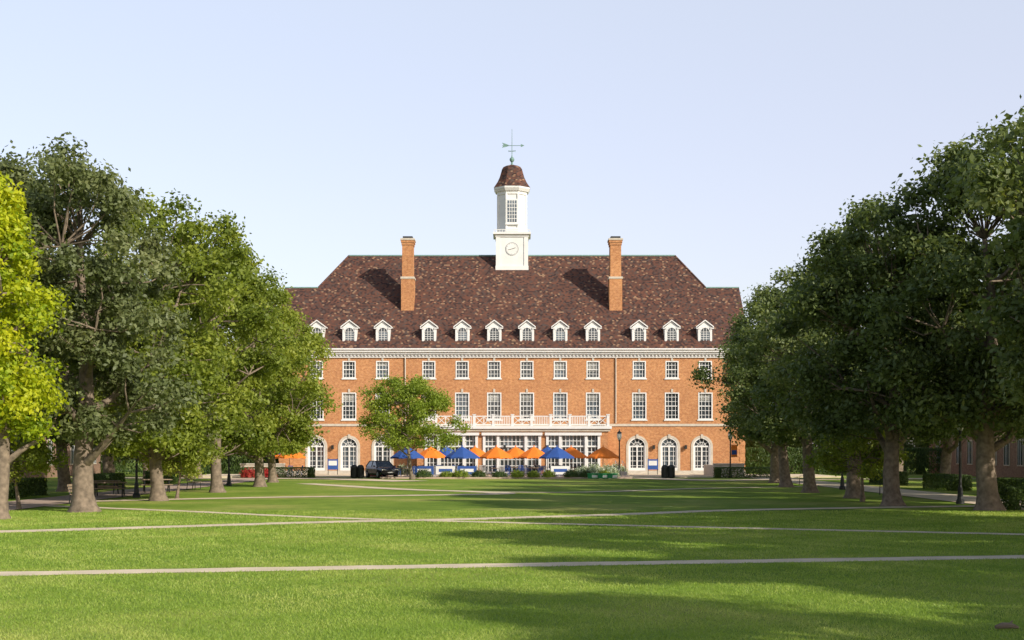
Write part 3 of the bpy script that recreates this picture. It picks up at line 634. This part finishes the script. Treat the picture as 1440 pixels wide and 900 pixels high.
for p,D,u in sets:
    x=ux(p,D); place('patio_umbrella',u,None,(x,D,0.12),R_.uniform(0,0.7),(1.13,1.13,0.99)); place('patio_table',TB,None,(x,D,0.12))
    for k in range(4):
        a=k*math.pi/2+R_.uniform(-.3,.3)+0.5; place('patio_chair',CH[0 if R_.random()<0.6 else R_.randrange(1,3)],None,(x+0.95*math.cos(a),D+0.95*math.sin(a),0.12),a+math.pi/2+0.1)
for i,x in enumerate((-7.8,-5.9,-4.0,4.3)):
    mb=MB(); mb.box(-0.85,0.85,-0.02,0.02,0.2,0.95,BLUE if i%2==0 else WHITE); mb.box(-0.6,0.6,-0.026,-0.021,0.42,0.7,WHITE if i%2==0 else BLUE)
    for s in (-0.88,0.88): mb.tube([(s,0,0),(s,0,1.05)],[0.025,0.025],8,GREY); mb.box(s-0.04,s+0.04,-0.25,0.25,0,0.04,GREY)
    mb.obj('barrier_banner',None,(x,126.3,0.14),0.05*i)
for x in (7.0,7.9,8.7):
    mb=MB(); mb.box(-0.38,0.38,-0.25,0.25,0.05,0.42,GREENP); mb.box(-0.41,0.41,-0.28,0.28,0.42,0.50,GREENP); mb.box(-0.33,0.33,-0.262,-0.251,0.12,0.34,WHITE); mb.obj('green_crate',None,(x,123.2,0.0),0.1*x,bevel=0.02)
def lamp(x,y,banner=False):
    mb=MB(); mb.lathe(0,0,[(0.2,0),(0.2,0.15),(0.14,0.25),(0.11,0.7),(0.07,0.85),(0.055,3.3),(0.09,3.35),(0.09,3.42)],12,BLACK)
    mb.lathe(0,0,[(0.10,3.42),(0.19,3.6),(0.21,3.85),(0.17,4.0)],12,LAMPG); mb.lathe(0,0,[(0.24,4.0),(0.18,4.12),(0.05,4.22),(0.03,4.35),(0.01,4.4)],12,BLACK)
    if banner:
        mb.box(0.08,0.62,-0.015,0.015,1.9,2.95,ORANGE); mb.box(0.12,0.58,-0.02,-0.016,2.1,2.5,BLUE); mb.beam((0,0,2.98),(0.65,0,2.98),0.02,BLACK); mb.beam((0,0,1.88),(0.65,0,1.88),0.02,BLACK)
    mb.obj('street_lamp',None,(x,y,0.0))
for x,y,b in [(ux(871,128),128,False),(ux(1027,128),128,True),(ux(385,128),128,True),(-19.8,75,False),(20.8,66,False),(20.9,90,False),(-19.9,100,False)]: lamp(x,y,b)
def bin_(x,y):
    mb=MB(); mb.lathe(0,0,[(0.24,0),(0.29,0.05),(0.30,0.85),(0.33,0.88),(0.33,0.94)],16,BLACK); mb.lathe(0,0,[(0.30,0.94),(0.27,1.08),(0.14,1.18),(0.13,1.12)],16,BLACK)
    for k in range(16):
        a=k*math.pi/8; mb.beam((0.31*math.cos(a),0.31*math.sin(a),0.06),(0.32*math.cos(a),0.32*math.sin(a),0.86),0.018,BLACK)
    mb.obj('trash_bin',None,(x,y,0.01))
for p in (498,507,935,944): bin_(ux(p,127),127)
for x,y in ((ux(918,138),138),(ux(468,138),138)):
    mb=MB(); mb.box(-0.5,0.5,-0.04,0.04,0.5,1.5,BLUE); mb.box(-0.4,0.4,-0.046,-0.041,0.9,1.35,WHITE)
    for s in (-0.45,0.45): mb.box(s-0.03,s+0.03,-0.03,0.03,0,1.6,BLACK)
    mb.obj('notice_board',None,(x,y,0.12))
for x0,x1 in ((18.6,21.4),(-25,-21)):
    mb=MB(); mb.box(x0,x1,131,131.4,0,1.15,STONE); mb.box(x0-0.06,x1+0.06,130.94,131.46,1.15,1.28,STONE); mb.box(x0,x0+0.5,131.4,138,0,1.1,STONE); mb.obj('low_stone_wall',bevel=0.02)
mb=MB()
for s in (9.95,10.6):
    mb.tube([(s,133.5,0.1),(s,133.5,1.1),(s,137,1.5),(s,137,0.4)],[0.03]*4,6,GREY)
mb.box(9.8,10.9,134.5,139.8,0.1,0.45,STONE); mb.obj('access_ramp')
def bench(x,y,r):
    mb=MB()
    for k in range(4): mb.box(-0.9,0.9,-0.25+0.13*k,-0.15+0.13*k,0.43,0.47,WOOD)
    for k in range(3): mb.box(-0.9,0.9,0.27+0.03*k,0.30+0.03*k,0.55+0.13*k,0.65+0.13*k,WOOD)
    for s in (-0.8,0.8):
        mb.tube([(s,-0.22,0),(s,-0.22,0.43),(s,0.25,0.43),(s,0.36,0.92)],[0.03]*4,6,BLACK); mb.tube([(s,0.25,0.43),(s,0.3,0)],[0.03]*2,6,BLACK)
        mb.tube([(s,-0.22,0.43),(s,-0.2,0.65),(s,0.3,0.66)],[0.02]*3,6,BLACK)
    mb.obj('park_bench',None,(x,y,0.02),r)
for b in [(-20.0,66,1.57),(-20.1,90,1.57),(20.6,78,-1.57),(20.6,100,-1.57)]: bench(*b)
for x,y,r in [(-21.5,76,0.2),(-23,80,0.1),(-21,84,0.3)]:
    mb=MB(); mb.box(-0.9,0.9,-0.4,0.4,0.71,0.76,WOOD)
    for s in (-0.75,0.75): mb.box(-0.9,0.9,s-0.14,s+0.14,0.42,0.46,WOOD)
    for s in (-0.7,0.7): mb.beam((s,-0.3,0.71),(s,-0.8,0),0.04,BLACK); mb.beam((s,0.3,0.71),(s,0.8,0),0.04,BLACK); mb.box(s-0.03,s+0.03,-0.75,0.75,0.38,0.42,BLACK)
    mb.obj('picnic_table',None,(x,y,0.03),r)
def car(x,y,r):
    P=empty('parked_car',(x,y,0.02),r)
    sec=[(-2.15,0.42,0.72,0.78),(-2.0,0.30,0.88,0.84),(-1.2,0.24,0.98,0.9),(-0.75,0.24,1.02,0.9),(0.6,0.24,1.02,0.9),(1.6,0.26,1.03,0.9),(2.0,0.32,1.0,0.86),(2.1,0.45,0.9,0.8)]
    mb=MB(); rings=[]
    for y_,zb,zt,w_ in sec:
        ring=[(-w_*0.92,y_,zb),(-w_,y_,zb+0.18),(-w_,y_,zt-0.2),(-w_*0.88,y_,zt),(w_*0.88,y_,zt),(w_,y_,zt-0.2),(w_,y_,zb+0.18),(w_*0.92,y_,zb)]
        rings.append([len(mb.v)+i for i in range(8)]); mb.v+=ring
    for k in range(len(rings)-1):
        for j in range(8): mb.f.append([rings[k][j],rings[k+1][j],rings[k+1][(j+1)%8],rings[k][(j+1)%8]]); mb.m.append(mb.mi(CARP))
    mb.f.append(rings[0]); mb.m.append(0); mb.f.append(rings[-1][::-1]); mb.m.append(0)
    mb.obj('body',P,bevel=0.03)
    c=MB(); lo=[(-0.80,-0.95,1.0),(0.80,-0.95,1.0),(0.80,1.95,1.0),(-0.80,1.95,1.0)]; hi=[(-0.62,-0.15,1.50),(0.62,-0.15,1.50),(0.62,1.45,1.48),(-0.62,1.45,1.48)]
    for k in range(4): c.poly([lo[k],lo[(k+1)%4],hi[(k+1)%4],hi[k]],G1)
    c.obj('windows',P); rf_=MB(); rf_.box(-0.64,0.64,-0.18,1.48,1.482,1.53,CARP)
    for k in range(4): rf_.beam(lo[k],hi[k],0.05,CARP)
    for s in (-1,1): rf_.beam((s*0.8,0.45,1.0),(s*0.63,0.5,1.5),0.04,CARP); rf_.box(min(s*0.88,s*1.05),max(s*0.88,s*1.05),-0.75,-0.6,1.0,1.12,CARP)
    rf_.obj('roof_and_pillars',P)
    d=MB()
    for s in (-1,1): d.box(s*0.6-0.16,s*0.6+0.16,-2.12,-2.02,0.64,0.78,LAMPG); d.box(s*0.65-0.12,s*0.65+0.12,2.03,2.12,0.72,0.86,RED)
    d.box(-0.42,0.42,-2.17,-2.1,0.42,0.58,BLACK); d.box(-0.26,0.26,-2.2,-2.171,0.46,0.56,WHITE); d.obj('lights_and_grille',P)
    wh=MB()
    for yy in (-1.35,1.35):
        for s in (-1,1):
            wh.tube([(s*0.70,yy,0.33),(s*0.91,yy,0.33)],[0.33,0.33],20,TYRE); wh.tube([(s*0.905,yy,0.33),(s*0.93,yy,0.33)],[0.2,0.18],12,GREY)
    wh.obj('wheels',P)
car(ux(536,127),127.5,0.45)
mb=MB(); mb.tube([(-0.16,0,0.04),(-0.05,0.01,0.06),(0.07,-0.01,0.06),(0.17,0.01,0.03)],[0.025,0.045,0.04,0.02],8,BARK); mb.tube([(0.02,0,0.06),(0.10,0.03,0.12)],[0.02,0.01],6,BARK); mb.obj('fallen_branch',None,(6.85,19.7,0.01),0.1)
print('built')
